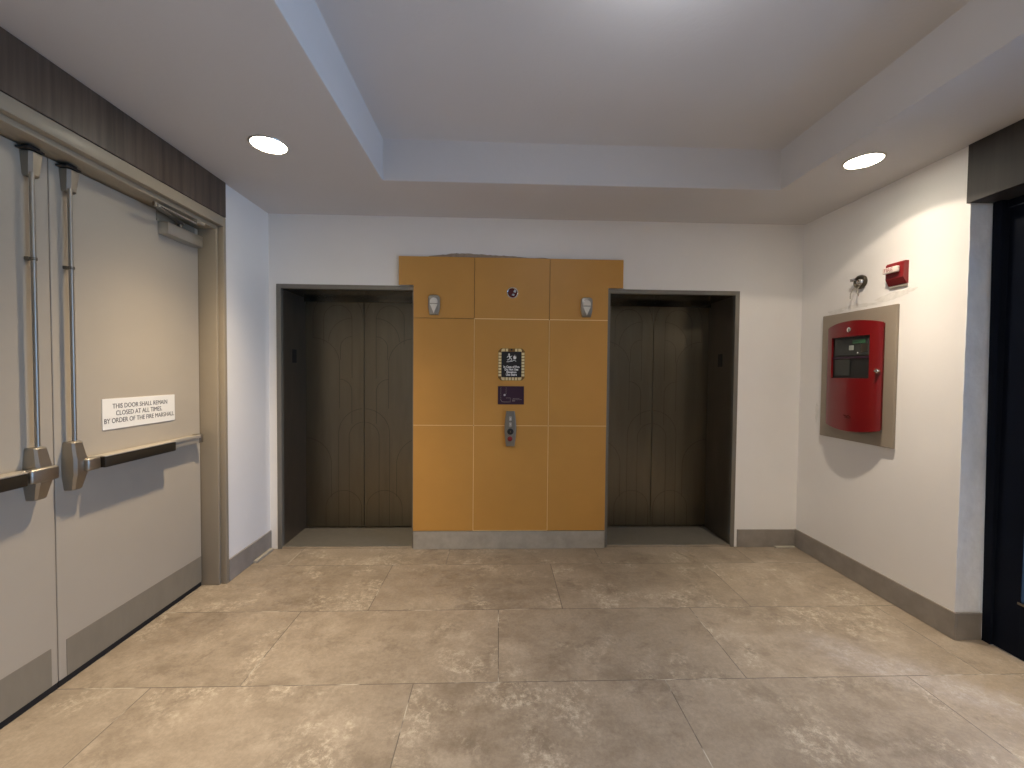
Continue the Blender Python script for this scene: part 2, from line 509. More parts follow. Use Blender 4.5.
def door_leaf(name, y0, y1, label, ky0, ky1):
    o = struct(name, box(NB(), DX - .045, DX, y0, y1, .032, DTOP - .002, .003), M['taupe'], label, 'door')
    obj('kick_plate', box(NB(), DX + .0004, DX + .0024, ky0, ky1, .034, .207, .0008), M['kick'], o)
    obj('door_gap_shade', box(NB(), DX - .035, DX - .004, y0, y1, .002, .031), M['gap_shade'], o)  # black strip standing in for the shaded gap below the leaf
    return o
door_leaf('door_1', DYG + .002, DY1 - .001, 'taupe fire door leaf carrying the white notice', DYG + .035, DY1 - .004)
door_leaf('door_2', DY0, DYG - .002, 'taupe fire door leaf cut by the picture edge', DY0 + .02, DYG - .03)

def wood_fascia(name, b6, m, label):
    return tag(obj(name, box(NB(), *b6, bev=.0015), m, base=((b6[0] + b6[1]) / 2, (b6[2] + b6[3]) / 2, b6[4])), label, 'wall panel')
wood_fascia('wood_fascia_panel', (LX + .0005, LX + .013, .6, 2.873, 2.4945, CZ - .002), M['walnut'], 'brown walnut-look panel between the double door frame and the ceiling')

def exit_device(yc, s, label):
    """panic bar on the door face; s = +1 bar runs to larger Y, -1 to smaller Y"""
    t = thing('exit_device', (DX, yc, .9), label, 'panic bar')
    # centre case: tapered body with chamfered front edges
    def ring(z, w, d):
        c = min(w, d) * .15
        p = [(-w / 2, .0005), (w / 2, .0005), (w / 2, d - c), (w / 2 - c, d), (-w / 2 + c, d), (-w / 2, d - c)]
        return [(DX + q, yc + a, z) for a, q in p]
    bm = NB()
    loft(bm, [ring(z, w, d) for z, w, d in ((.902, .040, .036), (.906, .046, .044), (.965, .062, .060), (.975, .064, .064), (1.052, .064, .064), (1.062, .062, .060), (1.122, .050, .048), (1.127, .044, .040))])
    obj('latch_case', bm, M['steel'], t, 25)
    bm = NB()
    y0, y1 = sorted((yc + s * (.006 if s > 0 else -.040), yc + s * .074))
    box(bm, DX + .040, DX + .082, y0, y1, .984, 1.044, .010, 3)
    obj('nose', bm, M['steel'], t, 40)
    # rail the whole way to the hinge side
    ya, yb = yc + s * .036, yc + s * .80
    y0, y1 = sorted((ya, yb))
    bm = NB()
    box(bm, DX + .0005, DX + .050, y0, y1, 0.990, 1.038, .004)
    box(bm, DX + .048, DX + .056, y0, y1, 1.022, 1.043, .003)
    rail = obj('rail', bm, M['rail'], t, 30)
    box_ = NB(); e0, e1 = sorted((yb - s * .03, yb + s * .002)); box(box_, DX + .0005, DX + .058, e0, e1, .987, 1.044, .006)
    obj('end_cap', box_, M['steel'], rail, 40)
    y0, y1 = sorted((yc + s * .088, yc + s * .53))
    pad = obj('push_pad', box(NB(), DX + .052, DX + .086, y0, y1, .984, 1.036, .004), M['bar_brown'], t, 30)
    obj('pad_cover', box(NB(), DX + .052, DX + .0875, y0, y1, 1.0365, 1.0425, .0015), M['rail'], pad, 30)
    # vertical rod, guide, top latch
    rx, ry = DX + .030, yc
    obj('rod', tube(NB(), [(rx, ry, 1.13), (rx, ry, 2.29)], .0085, 14), M['steel'], t, 40)
    bm = NB(); lathe(bm, [(.0088, -.007), (.013, -.005), (.013, .005), (.0088, .007)], (rx, ry, 1.93), (0, 0, 1), 18)
    box(bm, DX + .0005, rx - .01, ry - .010, ry + .010, 1.922, 1.938, .002)
    obj('rod_guide', bm, M['steel_dark'], t, 40)
    bm = NB()
    def ring2(z, w, d):
        c = .010; ry_ = ry + .012
        p = [(-w / 2, .0005), (w / 2, .0005), (w / 2, d - c), (w / 2 - c, d), (-w / 2 + c, d), (-w / 2, d - c)]
        return [(DX + q, ry_ + a, z) for a, q in p]
    loft(bm, [ring2(z, w, d) for z, w, d in ((2.276, .038, .032), (2.281, .044, .036), (2.373, .058, .046), (2.376, .054, .042))])
    latch = obj('top_latch', bm, M['steel'], t, 25)
    bm = NB(); box(bm, DX + .004, DX + .056, ry - .036, ry + .030, 2.3765, 2.386, .002); box(bm, DX + .012, DX + .045, ry - .022, ry + .022, 2.386, 2.3985, .003)
    obj('latch_bolt', bm, M['black'], latch, 30)
    return t
exit_device(1.976, 1, 'steel panic bar with dark push pad, under the white notice')
exit_device(1.822, -1, 'steel panic bar on the door leaf cut by the picture edge')

# white notice
def notice():
    y0, y1, z0, z1 = 2.141, 2.606, 1.155, 1.313
    fn = lambda a, b_, d: (DX + d, a, b_)
    o = tag(obj('notice_sign', prism(NB(), rrect(y0, y1, z0, z1, .003, 3), fn, .0006, .004, .0008), M['white_plastic'], base=(DX, (y0 + y1) / 2, z0)), 'white fire marshall notice with three lines of text on taupe door', 'sign')
    yc = (y0 + y1) / 2
    bm = NB()
    for txt, z, sz, wx, dy in (('THIS DOOR SHALL REMAIN', 1.272, .036, .80, -.001), ('CLOSED AT ALL TIMES.', 1.235, .036, .80, -.012), ('BY ORDER OF THE FIRE MARSHALL', 1.197, .036, .80, 0)):
        text_bm(bm, txt, sz, lambda a, b_, d, z=z, dy=dy: fn(yc + dy + a, z + b_, .0042 + d), .0006, wx=wx, offset=.0)
    obj('lettering', bm, M['ink'], o)
notice()

# door closer
def closer():
    t = thing('door_closer', (DX, 2.62, 2.2), 'grey door closer with folded arm at the top of the taupe door', 'door closer')
    b_ = obj('body', box(NB(), DX + .0006, DX + .062, 2.500, 2.785, 2.262, 2.334, .006), M['silver'], t, 40)
    obj('mounting_plate', box(NB(), DX + .0003, DX + .005, 2.49, 2.79, 2.335, 2.392, .001), M['kick'], t)
    bm = NB()
    lathe(bm, [(0, 0), (.016, 0), (.016, .022), (.010, .026), (0, .026)], (DX + .040, 2.62, 2.3345), (0, 0, 1), 20)
    obj('spindle', bm, M['steel_dark'], t, 40)
    fl = lambda a, b2, d: (a, b2, d)
    def arm(p, q, w, z0, z1):
        p, q = Vector(p), Vector(q); d = (q - p).normalized(); n = Vector((-d.y, d.x)) * w / 2
        return prism(NB(), [tuple(p + n), tuple(p - n), tuple(q - n), tuple(q + n)], fl, z0, z1)
    obj('main_arm', arm((DX + .044, 2.63), (DX + .115, 2.345), .028, 2.361, 2.369), M['silver'], t)
    obj('forearm', arm((DX + .112, 2.340), (DX + .105, 2.655), .024, 2.3705, 2.379), M['silver'], t)
    obj('elbow_pin', lathe(NB(), [(0, 0), (.011, 0), (.011, .026), (0, .026)], (DX + .113, 2.345, 2.357), (0, 0, 1), 16), M['steel_dark'], t, 40)
    obj('arm_shoe', box(NB(), DX + .090, DX + .125, 2.645, 2.715, 2.379, 2.402, .004), M['taupe_frame'], t, 40)
closer()

# ------------------------------------------------------------------ elevators
K = 107.4
def engraving(sgn, cx, part):
    """art deco arches; sgn=-1 mirrors to the left panel"""
    Z = lambda v: (527 - v) / K + .024
    D_ = lambda du: du / K
    y = EDY - .0004
    ymin, ymax = .004, EH - .006
    bm = NB()
    def put(pts):
        cur = []
        runs = []
        for a, b_ in pts:
            if ymin <= a <= ymax and .03 <= b_ <= 2.19: cur.append((a, b_))
            elif cur: runs.append(cur); cur = []
        if cur: runs.append(cur)
        for r in runs:
            if len(r) > 1: ribbon(bm, [(cx + sgn * a, b_) for a, b_ in r], .0038, lambda a, b_, d: (a, y - d, b_), 0, .0007)
    def A(cu, cv, r, a0, a1): put(arc(D_(cu), Z(cv), r / K, a0, a1, 22))
    def Lg(du, v0, v1): put([(D_(du), Z(v0) + (Z(v1) - Z(v0)) * i / 8) for i in range(9)])
    A(25.5, 319, 24, 0, 180); Lg(49.5, 319, 340)
    A(25.5, 321, 13.7, 0, 180); Lg(11.8, 321, 379); Lg(39.2, 321, 345)
    A(49.5, 365, 25.5, 90, 180); Lg(24, 365, 409)
    A(24, 392, 12, 90, 180); Lg(12, 392, 424)
    A(11.5, 343, 23, 0, 90)
    A(12, 349, 11, 0, 90); Lg(23, 349, 361)
    A(0, 434, 25, 0, 90); Lg(25, 434, 526)
    A(0, 437, 14.7, 0, 90); Lg(14.7, 437, 526)
    A(58, 464, 26, 90, 180); Lg(32, 464, 497)
    A(20, 508, 17.5, 0, 180); Lg(37.5, 508, 526); Lg(2.6, 508, 526)
    obj('engraved_arches', bm, M['groove'], part)

def elevator(cx, label, plate_side):
    t = thing('elevator', (cx, BY, 0), label, 'elevator', 'pair of elevators')
    e = EH
    # frame on the wall face
    bm = NB()
    y0, y1 = BY - .008, BY + .03
    box(bm, cx - e - .032, cx - e + .004, y0, y1, .001, ETOP + .030, .002)
    box(bm, cx + e - .004, cx + e + .032, y0, y1, .001, ETOP + .030, .002)
    box(bm, cx - e + .003, cx + e - .003, y0, y1, ETOP - .004, ETOP + .030, .002)
    obj('door_frame', bm, M['elev_frame'], t)
    for s in (-1, 1):
        x0, x1 = sorted((cx + s * (e + .0), cx + s * (e - .004)))
        j = obj('side_jamb', box(NB(), x0, x1, BY + .028, EDY + .045, .001, ETOP - .004), M['elev_jamb'], t)
        if s == plate_side:
            fx = cx + s * (e - .0045)
            x0, x1 = sorted((fx, fx - s * .003))
            pl = obj('jamb_plate', box(NB(), x0, x1, 3.585, 3.655, 1.535, 1.650, .0012), M['black'], j)
    obj('head_soffit', box(NB(), cx - e + .004, cx + e - .004, BY + .028, EDY + .045, ETOP - .008, ETOP - .004), M['soffit'], t)
    bm = NB(); box(bm, cx - e + .004, cx + e - .004, BY - .004, EDY - .012, .001, .020, .002)
    sill = obj('sill', bm, M['elev_frame'], t)
    bm = NB(); box(bm, cx - e + .004, cx + e - .004, BY - .0065, BY - .0042, .002, .0195)
    obj('sill_edge', bm, M['chrome'], sill)
    for s in (-1, 1):
        x0, x1 = sorted((cx + s * .0022, cx + s * (e - .0045)))
        p = obj('door_panel', box(NB(), x0, x1, EDY, EDY + .032, .024, ETOP - .010, .0012), M['elev'], t)
        engraving(s, cx, p)
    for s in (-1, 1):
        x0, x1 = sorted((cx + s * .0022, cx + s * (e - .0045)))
        obj('lintel_shadow_strip', box(NB(), x0, x1, EDY - .028, EDY - .003, 2.094, ETOP - .009, .001), M['soffit'], t)  # dark strips imitating the lintel's shadow across the door tops
    obj('light_stop', box(NB(), cx - e + .0045, cx + e - .0045, EDY + .034, EDY + .040, .022, ETOP - .009), M['black'], t)  # added black sheet behind the panels, stops light leaking through the gap
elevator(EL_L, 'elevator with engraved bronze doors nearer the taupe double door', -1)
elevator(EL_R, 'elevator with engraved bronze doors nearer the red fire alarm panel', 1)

# ------------------------------------------------------------------ ochre panelling between the elevators
PY = 3.382
def panelling():
    t = thing('wall_panelling', (.105, BY, 0), 'ochre painted panelling with pale seams between the two elevators', 'wall panel')
    xl, xr, c0, c1 = -.692, .900, -.199, .417
    wl, wr = -.812, 1.024
    z0, za, zb, wz, z1 = .155, 1.030, 1.905, 2.170, 2.402
    g = .0018
    bm = NB()
    pts = [(xl + .004, z0 + .002), (xr - .004, z0 + .002), (xr - .004, wz + .002), (wr - .004, wz + .002), (wr - .004, z1 - .003), (wl + .004, z1 - .003), (wl + .004, wz + .002), (xl + .004, wz + .002)]
    prism(bm, pts, lambda a, b_, d: (a, BY - d, b_), .009, .018)
    obj('backing', bm, M['orange_back'], t)
    fn = lambda a, b_, d: (a, d, b_)
    rects = [(c0 + g, c1 - g, zb + g, z1), (xl, c0 - g, za + g, zb - g), (c0 + g, c1 - g, za + g, zb - g), (c1 + g, xr, za + g, zb - g),
             (xl, c0 - g, z0, za - g), (c0 + g, c1 - g, z0 + .004, za - g), (c1 + g, xr, z0, za - g)]
    for a, b_, p, q in rects:
        obj('panel', prism(NB(), [(a, p), (b_, p), (b_, q), (a, q)], fn, BY - .019, PY, .0012), M['orange'], t)
    obj('panel', prism(NB(), [(wl, wz), (xl, wz), (xl, zb + g), (c0 - g, zb + g), (c0 - g, z1), (wl, z1)], fn, BY - .019, PY, .0012), M['orange'], t)
    obj('panel', prism(NB(), [(wr, wz), (wr, z1), (c1 + g, z1), (c1 + g, zb + g), (xr, zb + g), (xr, wz)], fn, BY - .019, PY, .0012), M['orange'], t)
    def strip(x0, x1, z0_, z1_): obj('seam_strip', box(NB(), x0, x1, PY - .0012, PY + .006, z0_, z1_), M['brass'], t)
    h = .0030
    strip(c0, c1 - .003, zb - h, zb + h); strip(c1 + .003, xr, zb - h, zb + h)
    h = .0020
    strip(xl, c0 - .003, za - h, za + h); strip(c0 + .003, c1 - .003, za - h, za + h); strip(c1 + .003, xr, za - h, za + h)
    strip(c0 - .0022, c0 + .0022, z0, za - .003); strip(c0 - .0016, c0 + .0016, za + .003, zb - .004); strip(c1 - .0018, c1 + .0018, z0, za - .003)
    strip(c1 - .0014, c1 + .0014, za + .003, zb - .004)
    strip(c0 + .002, c1 - .002, z0 - .001, z0 + .0035)
    obj('stone_base', box(NB(), -.690, .902, PY + .002, BY - .0085, .001, .150, .0015), M['stone_light'], t)
panelling()

def lantern(x, z, label):
    t = thing('hall_lantern', (x, PY, z), label, 'indicator light', 'elevator hall lanterns')
    fn = lambda a, b_, d: (x + a, PY - d, z + b_)
    w, h = .047, .086
    out = [(-w * .74, -h), (w * .74, -h), (w, -h * .35), (w, h * .45)] + arc(w * .42, h * .55, w * .58, 0, 80, 5) + arc(-w * .42, h * .55, w * .58, 100, 180, 5) + [(-w, h * .45), (-w, -h * .35)]
    obj('housing', prism(NB(), out, fn, .0005, .024, .008, 3), M['lantern'], t, 40)
    up = [(-w * .66, .006), (w * .66, .006)] + arc(0, .020, w * .66, 10, 170, 12)
    obj('up_lens', prism(NB(), up, fn, .0242, .031, .003), M['frost'], t, 40)
    dn = [(-w * .66, -.002), (0, -h * .86), (w * .66, -.002)]
    obj('down_lens', prism(NB(), dn, fn, .0242, .031, .003), M['frost'], t, 40)
lantern(-.525, 2.016, 'silver hall lantern on ochre panel beside the elevator nearer the double door')
lantern(.720, 2.014, 'silver hall lantern on ochre panel beside the elevator nearer the fire alarm')

def round_jewel():
    x, z = .111, 2.118
    t = thing('round_indicator', (x, PY, z), 'small round dark red indicator high on the middle ochre panel', 'indicator light')
    c = (x, PY - .0005, z)
    obj('bezel', lathe(NB(), [(.040, 0), (.046, 0), (.046, .006), (.042, .009), (.038, .007), (.038, .002)], c, (0, -1, 0), 40), M['chrome'], t, 40)
    obj('lens', lathe(NB(), [(.0375, .0005), (.0375, .003), (.028, .007), (.012, .009), (0, .0095)], c, (0, -1, 0), 32), M['redbrown'], t, 40)
    bm = NB()
    prism(bm, [(.008, .004), (.026, .000), (.030, .018), (.016, .026)], lambda a, b_, d: (x + a, PY - d, z + b_), .0095, .015)
    prism(bm, [(-.008, -.022), (.012, -.026), (.018, -.012), (.002, -.008)], lambda a, b_, d: (x + a, PY - d, z + b_), .0095, .015)
    obj('reflector', bm, M['chrome'], t)
round_jewel()

def fire_sign():
    x, z = .1075, 1.534
    w, h = .111, .134
    t = thing('fire_instruction_sign', (x, PY, z - h), 'black sign with gold bar border warning not to use elevators', 'sign')
    fn = lambda a, b_, d: (x + a, PY - d, z + b_)
    c = .022
    octa = lambda W, H, C: [(-W + C, -H), (W - C, -H), (W, -H + C), (W, H - C), (W - C, H), (-W + C, H), (-W, H - C), (-W, -H + C)]
    obj('plaque', prism(NB(), octa(w, h, c), fn, .0005, .006, .001), M['gold'], t)
    ring = NB()
    prism(ring, octa(w - .003, h - .003, c - .001), fn, .0061, .0066)
    obj('border_ground', ring, M['gold_dark'], t)
    bm = NB()
    def bar(a0, a1, b0, b1): prism(bm, [(a0, b0), (a1, b0), (a1, b1), (a0, b1)], fn, .0067, .0078)
    iw, ih = w - .030, h - .030
    for i in range(8):
        zz = -ih + .004 + i * (2 * ih - .008) / 8
        bar(-w + .005, -iw - .002, zz + .003, zz + (2 * ih - .008) / 8 - .003)
        bar(iw + .002, w - .005, zz + .003, zz + (2 * ih - .008) / 8 - .003)
    for i in range(6):
        xx = -iw + .004 + i * (2 * iw - .008) / 6
        if i not in (2, 3): bar(xx + .003, xx + (2 * iw - .008) / 6 - .003, ih + .002, h - .005)
        bar(xx + .003, xx + (2 * iw - .008) / 6 - .003, -h + .005, -ih - .002)
    for sa in (-1, 1):
        for sb in (-1, 1):
            prism(bm, [(sa * (iw + .002), sb * (ih - .002)), (sa * (iw + .002), sb * (ih + .016)), (sa * (iw - .006), sb * (ih + .024)), (sa * (iw - .014), sb * (ih + .006))], fn, .0067, .0078)
    obj('border_bars', bm, M['cream'], t)
    obj('mounting_hole', lathe(NB(), [(0, 0), (.008, 0), (.008, .0015), (0, .0015)], (x, PY - .0068, z + h - .014), (0, -1, 0), 16), M['black'], t)
    obj('face', prism(NB(), rrect(-iw, iw, -ih, ih, .008), fn, .0067, .0085), M['black'], t)
    bm = NB()
    for i, s in enumerate(('In Case of Fire', 'Do Not Use', 'Elevators', 'Use Stairs')):
        text_bm(bm, s, .0245, lambda a, b_, d, i=i: fn(a, -.020 - i * .0215 + b_, .0087 + d), .0006, wx=.90, offset=.0011)
    obj('lettering', bm, M['white_ink'], t)
    # pictogram: running figure, flame and slanted stair line
    bm = NB()
    f2 = lambda a, b_, d: fn(a, b_ + .048, d)
    rb = lambda pts, wd: ribbon(bm, pts, wd, f2, .0087, .0093)
    prism(bm, arc(-.020, .034, .0075, 0, 330, 11), f2, .0087, .0093)
    rb([(-.022, .026), (-.012, .006)], .012)
    rb([(-.020, .022), (-.034, .016), (-.036, .006)], .005)
    rb([(-.016, .020), (-.002, .016), (.004, .024)], .005)
    rb([(-.013, .008), (.002, -.004), (-.006, -.020)], .0065)
    rb([(-.014, .006), (-.024, -.010), (-.036, -.012)], .0065)
    prism(bm, [(.018, -.004), (.034, -.006), (.040, .008), (.036, .022), (.032, .014), (.027, .034), (.022, .018), (.017, .022), (.013, .008)], f2, .0087, .0093)
    rb([(-.040, -.026), (-.020, -.026), (-.020, -.022), (.004, -.022), (.022, -.012), (.038, -.022)], .005)
    obj('pictogram', bm, M['white_ink'], t)
fire_sign()

def plum_sign():
    x, z, w, h = .1055, 1.281, .107, .0745
    t = thing('evacuation_plan_sign', (x, PY, z - h), 'dark plum plan sign under the fire instruction sign', 'sign')
    fn = lambda a, b_, d: (x + a, PY - d, z + b_)
    obj('plaque', prism(NB(), [(-w, -h), (w, -h), (w, h), (-w, h)], fn, .0005, .006, .0008), M['plum'], t)
    bm = NB()
    for a in (-.083, -.040):
        for i in range(6):
            zz = .064 - i * .016
            if a > -.05 and i > 3: break
            ribbon(bm, [(a, zz), (a, zz - .009)], .0022, fn, .0061, .0066)
    ribbon(bm, [(-.083, -.030)] + arc(-.062, -.034, .021, 180, 270, 8) + [(-.004, -.055), (-.004, -.022), (-.040, -.022)], .0022, fn, .0061, .0066)
    ribbon(bm, [(.014, -.026), (.070, -.026)], .002, fn, .0061, .0066); ribbon(bm, [(.010, -.036), (.090, -.036)], .002, fn, .0061, .0066); ribbon(bm, [(.010, -.046), (.034, -.046)], .005, fn, .0061, .0066)
    obj('plan_lines', bm, M['silver'], t)
    obj('position_mark', prism(NB(), arc(-.052, .002, .009, 0, 320, 8), fn, .0067, .0072), M['white_ink'], t)
plum_sign()

def call_station():
    x, z = .103, 1.006
    t = thing('call_station', (x, PY, z - .145), 'narrow steel elevator call plate with black and red buttons', 'call button')
    fn = lambda a, b_, d: (x + a, PY - d, z + b_)
    n = 14
    L = [(-(.034 + .014 * math.sin(PI * i / n)), -.145 + .29 * i / n) for i in range(n + 1)]
    pts = L[::-1] + [(-a, b_) for a, b_ in L]
    obj('plate', prism(NB(), pts, fn, .0005, .020, .007, 3), M['call'], t, 40)
    for b_ in (.084, .036):
        o = obj('button', prism(NB(), rrect(-.011, .011, b_ - .019, b_ + .019, .008), fn, .0202, .023, .001), M['silver'], t)
        up = 1 if b_ > .05 else -1
        obj('arrow_mark', prism(NB(), [(-.006, b_ - up * .008), (.006, b_ - up * .008), (0, b_ + up * .010)], fn, .0232, .0238), M['white_ink'], o)
    k = obj('key_cylinder', lathe(NB(), [(0, 0), (.026, 0), (.026, .005), (.022, .008), (0, .008)], (x, PY - .0202, z - .022), (0, -1, 0), 32), M['black'], t, 40)
    obj('keyhole', box(NB(), x - .002, x + .002, PY - .0295, PY - .0284, z - .030, z - .014), M['steel_dark'], k)
    obj('red_button', lathe(NB(), [(0, 0), (.020, 0), (.020, .004), (.014, .008), (0, .009)], (x - .003, PY - .0202, z - .082), (0, -1, 0), 28), M['red2'], t, 40)
call_station()

# ------------------------------------------------------------------ right wall devices
def fire_alarm():
    t = thing('fire_alarm_cabinet', (RX, 2.85, .99), 'red fire alarm control panel with dark window on beige backplate', 'fire alarm panel')
    obj('backplate', box(NB(), RX - .020, RX - .0005, 2.556, 3.158, .998, 1.930, .004), M['beige_metal'], t)
    y0, y1, zb, zt = 2.620, 3.070, 1.104, 1.822
    xe, xf = RX - .045, RX - .078
    n = 24
    def front(tt): return xe + (xf - xe) * (1 - (2 * tt - 1) ** 2) ** .8
    # carcass behind the bowed door
    obj('cabinet', box(NB(), xe + .006, RX - .0203, y0 + .010, y1 - .006, zb + .006, zt - .004, .003), M['red'], t)
    wy0, wy1, wz0, wz1 = 2.694, 3.012, 1.449, 1.7455
    # door as a bowed shell with a window opening: grid of columns
    ys = sorted(set([y0 + (y1 - y0) * i / n for i in range(n + 1)] + [wy0, wy1]))
    top = lambda y: zt + .034 * (1 - (2 * (y - y0) / (y1 - y0) - 1) ** 2)
    bot = lambda y: zb - .031 * (1 - (2 * (y - y0) / (y1 - y0) - 1) ** 2)
    bm = NB()
    rows = []
    for y in ys:
        tt = (y - y0) / (y1 - y0); x = front(tt)
        rows.append([bm.verts.new((x, y, zz)) for zz in (bot(y), wz0, wz1, top(y))])
    for i in range(len(ys) - 1):
        for k in range(3):
            if k == 1 and ys[i] >= wy0 - 1e-6 and ys[i + 1] <= wy1 + 1e-6: continue
            bm.faces.new((rows[i][k], rows[i + 1][k], rows[i + 1][k + 1], rows[i][k + 1]))
    r = bmesh.ops.extrude_face_region(bm, geom=list(bm.faces))
    for v in [g for g in r['geom'] if isinstance(g, bmesh.types.BMVert)]: v.co.x = xe + .004
    door = obj('door', bm, M['red'], t, 30)
    # window interior
    obj('window_back', box(NB(), xe - .004, xe + .002, wy0 + .001, wy1 - .001, wz0 + .001, wz1 - .001), M['black'], door)
    obj('window_divider', box(NB(), xe - .010, xe - .004, wy0 + .001, wy1 - .001, 1.592, 1.602), M['plum'], door)
    obj('control_module', box(NB(), xe - .012, xe - .0045, wy0 + .012, wy1 - .022, 1.612, 1.728, .002), M['dark_grey'], t)
    m_ = [o for o in t.children if o.name.startswith('control_module')][0]
    obj('display', box(NB(), xe - .0145, xe - .0122, 2.735, 2.835, 1.694, 1.720), M['green'], m_)
    obj('keypad', box(NB(), xe - .0145, xe - .0122, 2.825, 2.863, 1.648, 1.682, .001), M['grey_key'], m_)
    obj('keypad_panel', box(NB(), xe - .0142, xe - .0122, 2.714, 2.768, 1.632, 1.688, .001), M['steel_dark'], m_)
    obj('indicator_lamp', lathe(NB(), [(0, 0), (.004, 0), (.004, .003), (0, .004)], (xe - .0122, 2.792, 1.628), (-1, 0, 0), 12), M['white_ink'], m_)
    obj('lower_module', box(NB(), xe - .010, xe - .0045, wy0 + .165, wy1 - .022, 1.466, 1.582, .002), M['dark_grey'], t)
    xb = front((2.848 - y0) / (y1 - y0))
    obj('badge', lathe(NB(), [(0, 0), (.017, 0), (.017, .003), (.012, .006), (0, .006)], (xb - .0004, 2.846, 1.793), (-1, 0, 0), 24), M['chrome'], door, 40)
    bm = NB(); fnn = lambda a, b_, d: (front((2.84 - y0) / (y1 - y0)) - d + .0005, 2.84 + a, 1.180 + b_)
    ribbon(bm, [(-.028, -.004), (-.012, .006), (.004, -.002), (.028, .006)], .008, fnn, 0, .003)
    ribbon(bm, [(-.022, -.012), (.022, -.009)], .004, fnn, 0, .003)
    obj('nameplate', bm, M['redbrown'], door)
    lk = obj('lock', lathe(NB(), [(0, -.004), (.0135, -.004), (.0135, .010), (.009, .014), (0, .014)], (xe - .010, y0 + .018, 1.500), (-1, 0, 0), 24), M['chrome'], door, 40)
    tube_ = NB(); box(tube_, xe - .034, xe - .0245, y0 + .013, y0 + .023, 1.494, 1.506, .002)
    obj('key', tube_, M['chrome'], lk)
fire_alarm()

def strobe():
    t = thing('fire_alarm_strobe', (RX, 2.57, 2.04), 'small red fire alarm strobe with clear lens above alarm panel', 'fire alarm')
    y0, y1 = 2.508, 2.628
    prof = [(.0005, 2.052), (.012, 2.052), (.034, 2.092), (.034, 2.184), (.026, 2.194), (.0005, 2.194)]
    bm = NB()
    prism(bm, prof, lambda d, z, y: (RX - d, y, z), y0, y1)
    obj('housing', bm, M['red2'], t)
    obj('strobe_shadow', box(NB(), RX - .010, RX - .0003, y0 + .002, y1 - .002, 2.036, 2.0495, .002), M['wire'], t)  # grey strip imitating the strobe's shadow on the wall below
    ln = obj('lens', box(NB(), RX - .058, RX - .0345, y0 + .022, y1 + .001, 2.128, 2.166, .006, 3), M['clear'], t, 40)
    bm = NB()
    text_bm(bm, 'FIRE', .034, lambda a, b_, d: (RX - .0583 - d, (y0 + y1) / 2 + .018 - a, 2.147 + b_), .0006)
    obj('lettering', bm, M['red2'], ln)
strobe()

def conduit():
    y, z = 2.842, 2.130
    t = thing('conduit_fitting', (RX, y, z), 'dark conduit ring with loose wires in wall above alarm panel', 'conduit fitting')
    c = (RX - .0003, y, z)
    obj('ring', lathe(NB(), [(.030, 0), (.047, 0), (.049, .010), (.046, .020), (.036, .024), (.030, .018), (.028, .002)], c, (-1, 0, 0), 36), M['groove'], t, 40)
    obj('bushing', lathe(NB(), [(0, 0), (.027, 0), (.027, .016), (.019, .024), (.012, .020), (0, .018)], c, (-1, 0, 0), 28), M['chrome'], t, 40)
    obj('bracket', box(NB(), RX - .044, RX - .026, y + .018, y + .050, z + .008, z + .030, .004), M['chrome'], t, 40)
    for a, b_, s in ((.040, .045, 1), (-.006, .035, -1)):
        obj('loose_wire', tube(NB(), [(RX - .020, y + a * .6, z - .034), (RX - .034, y + a * .9, z - .052), (RX - .040, y + a + .004 * s, z - .075), (RX - .036, y + a + .010 * s, z - .075 - b_ * .8)], .0034, 8), M['wire'], t, 60)
conduit()

# ------------------------------------------------------------------ glazed door and dark fascia on the right
wood_fascia('wood_fascia_panel', (2.546, GX + .05, GY0 + .01, 2.189, 2.412, CZ - .002), M['dark_wood'], 'dark brown wood panel above the black side door')
def side_frame():
    bm = NB()
    prism(bm, [(GX - .004, .001), (GX + .06, .001), (GX + .06, 2.41), (GX - .040, 2.41)], lambda a, b_, d: (a, d, b_), 2.128, RY - .0135)
    box(bm, GX - .004, GX + .06, GY0 + .001, GY0 + .05, .001, 2.41, .002)
    box(bm, GX - .004, GX + .06, GY0 + .05, 2.128, 2.372, 2.41, .002)
    return bm
struct('trim_2', side_frame(), M['navy'], 'black metal frame of the glazed side door', 'door frame')
def side_door(name, y0, y1, label):
    st = .115
    bm = NB()
    box(bm, GX + .004, GX + .048, y0, y0 + st, .006, 2.368, .002)
    box(bm, GX + .004, GX + .048, y1 - st, y1, .006, 2.368, .002)
    box(bm, GX + .004, GX + .048, y0 + st - .002, y1 - st + .002, .006, .292, .002)
    box(bm, GX + .004, GX + .048, y0 + st - .002, y1 - st + .002, 2.25, 2.368, .002)
    o = struct(name, bm, M['navy'], label, 'door')
    obj('glass_pane', box(NB(), GX + .022, GX + .030, y0 + st - .001, y1 - st + .001, .291, 2.251), M['glass'], o)
    bm = NB(); box(bm, GX + .000, GX + .0035, y0 + st - .012, y1 - st + .012, .286, .298, .001); obj('glazing_bead', bm, M['steel_dark'], o)
side_door('door_3', 1.10, 2.125, 'black glazed side door beside the right wall end')
side_door('door_4', .07, 1.09, 'second black glazed side door nearer the viewer')
side_door('door_5', -.945, .06, 'third black glazed side door behind the viewer')

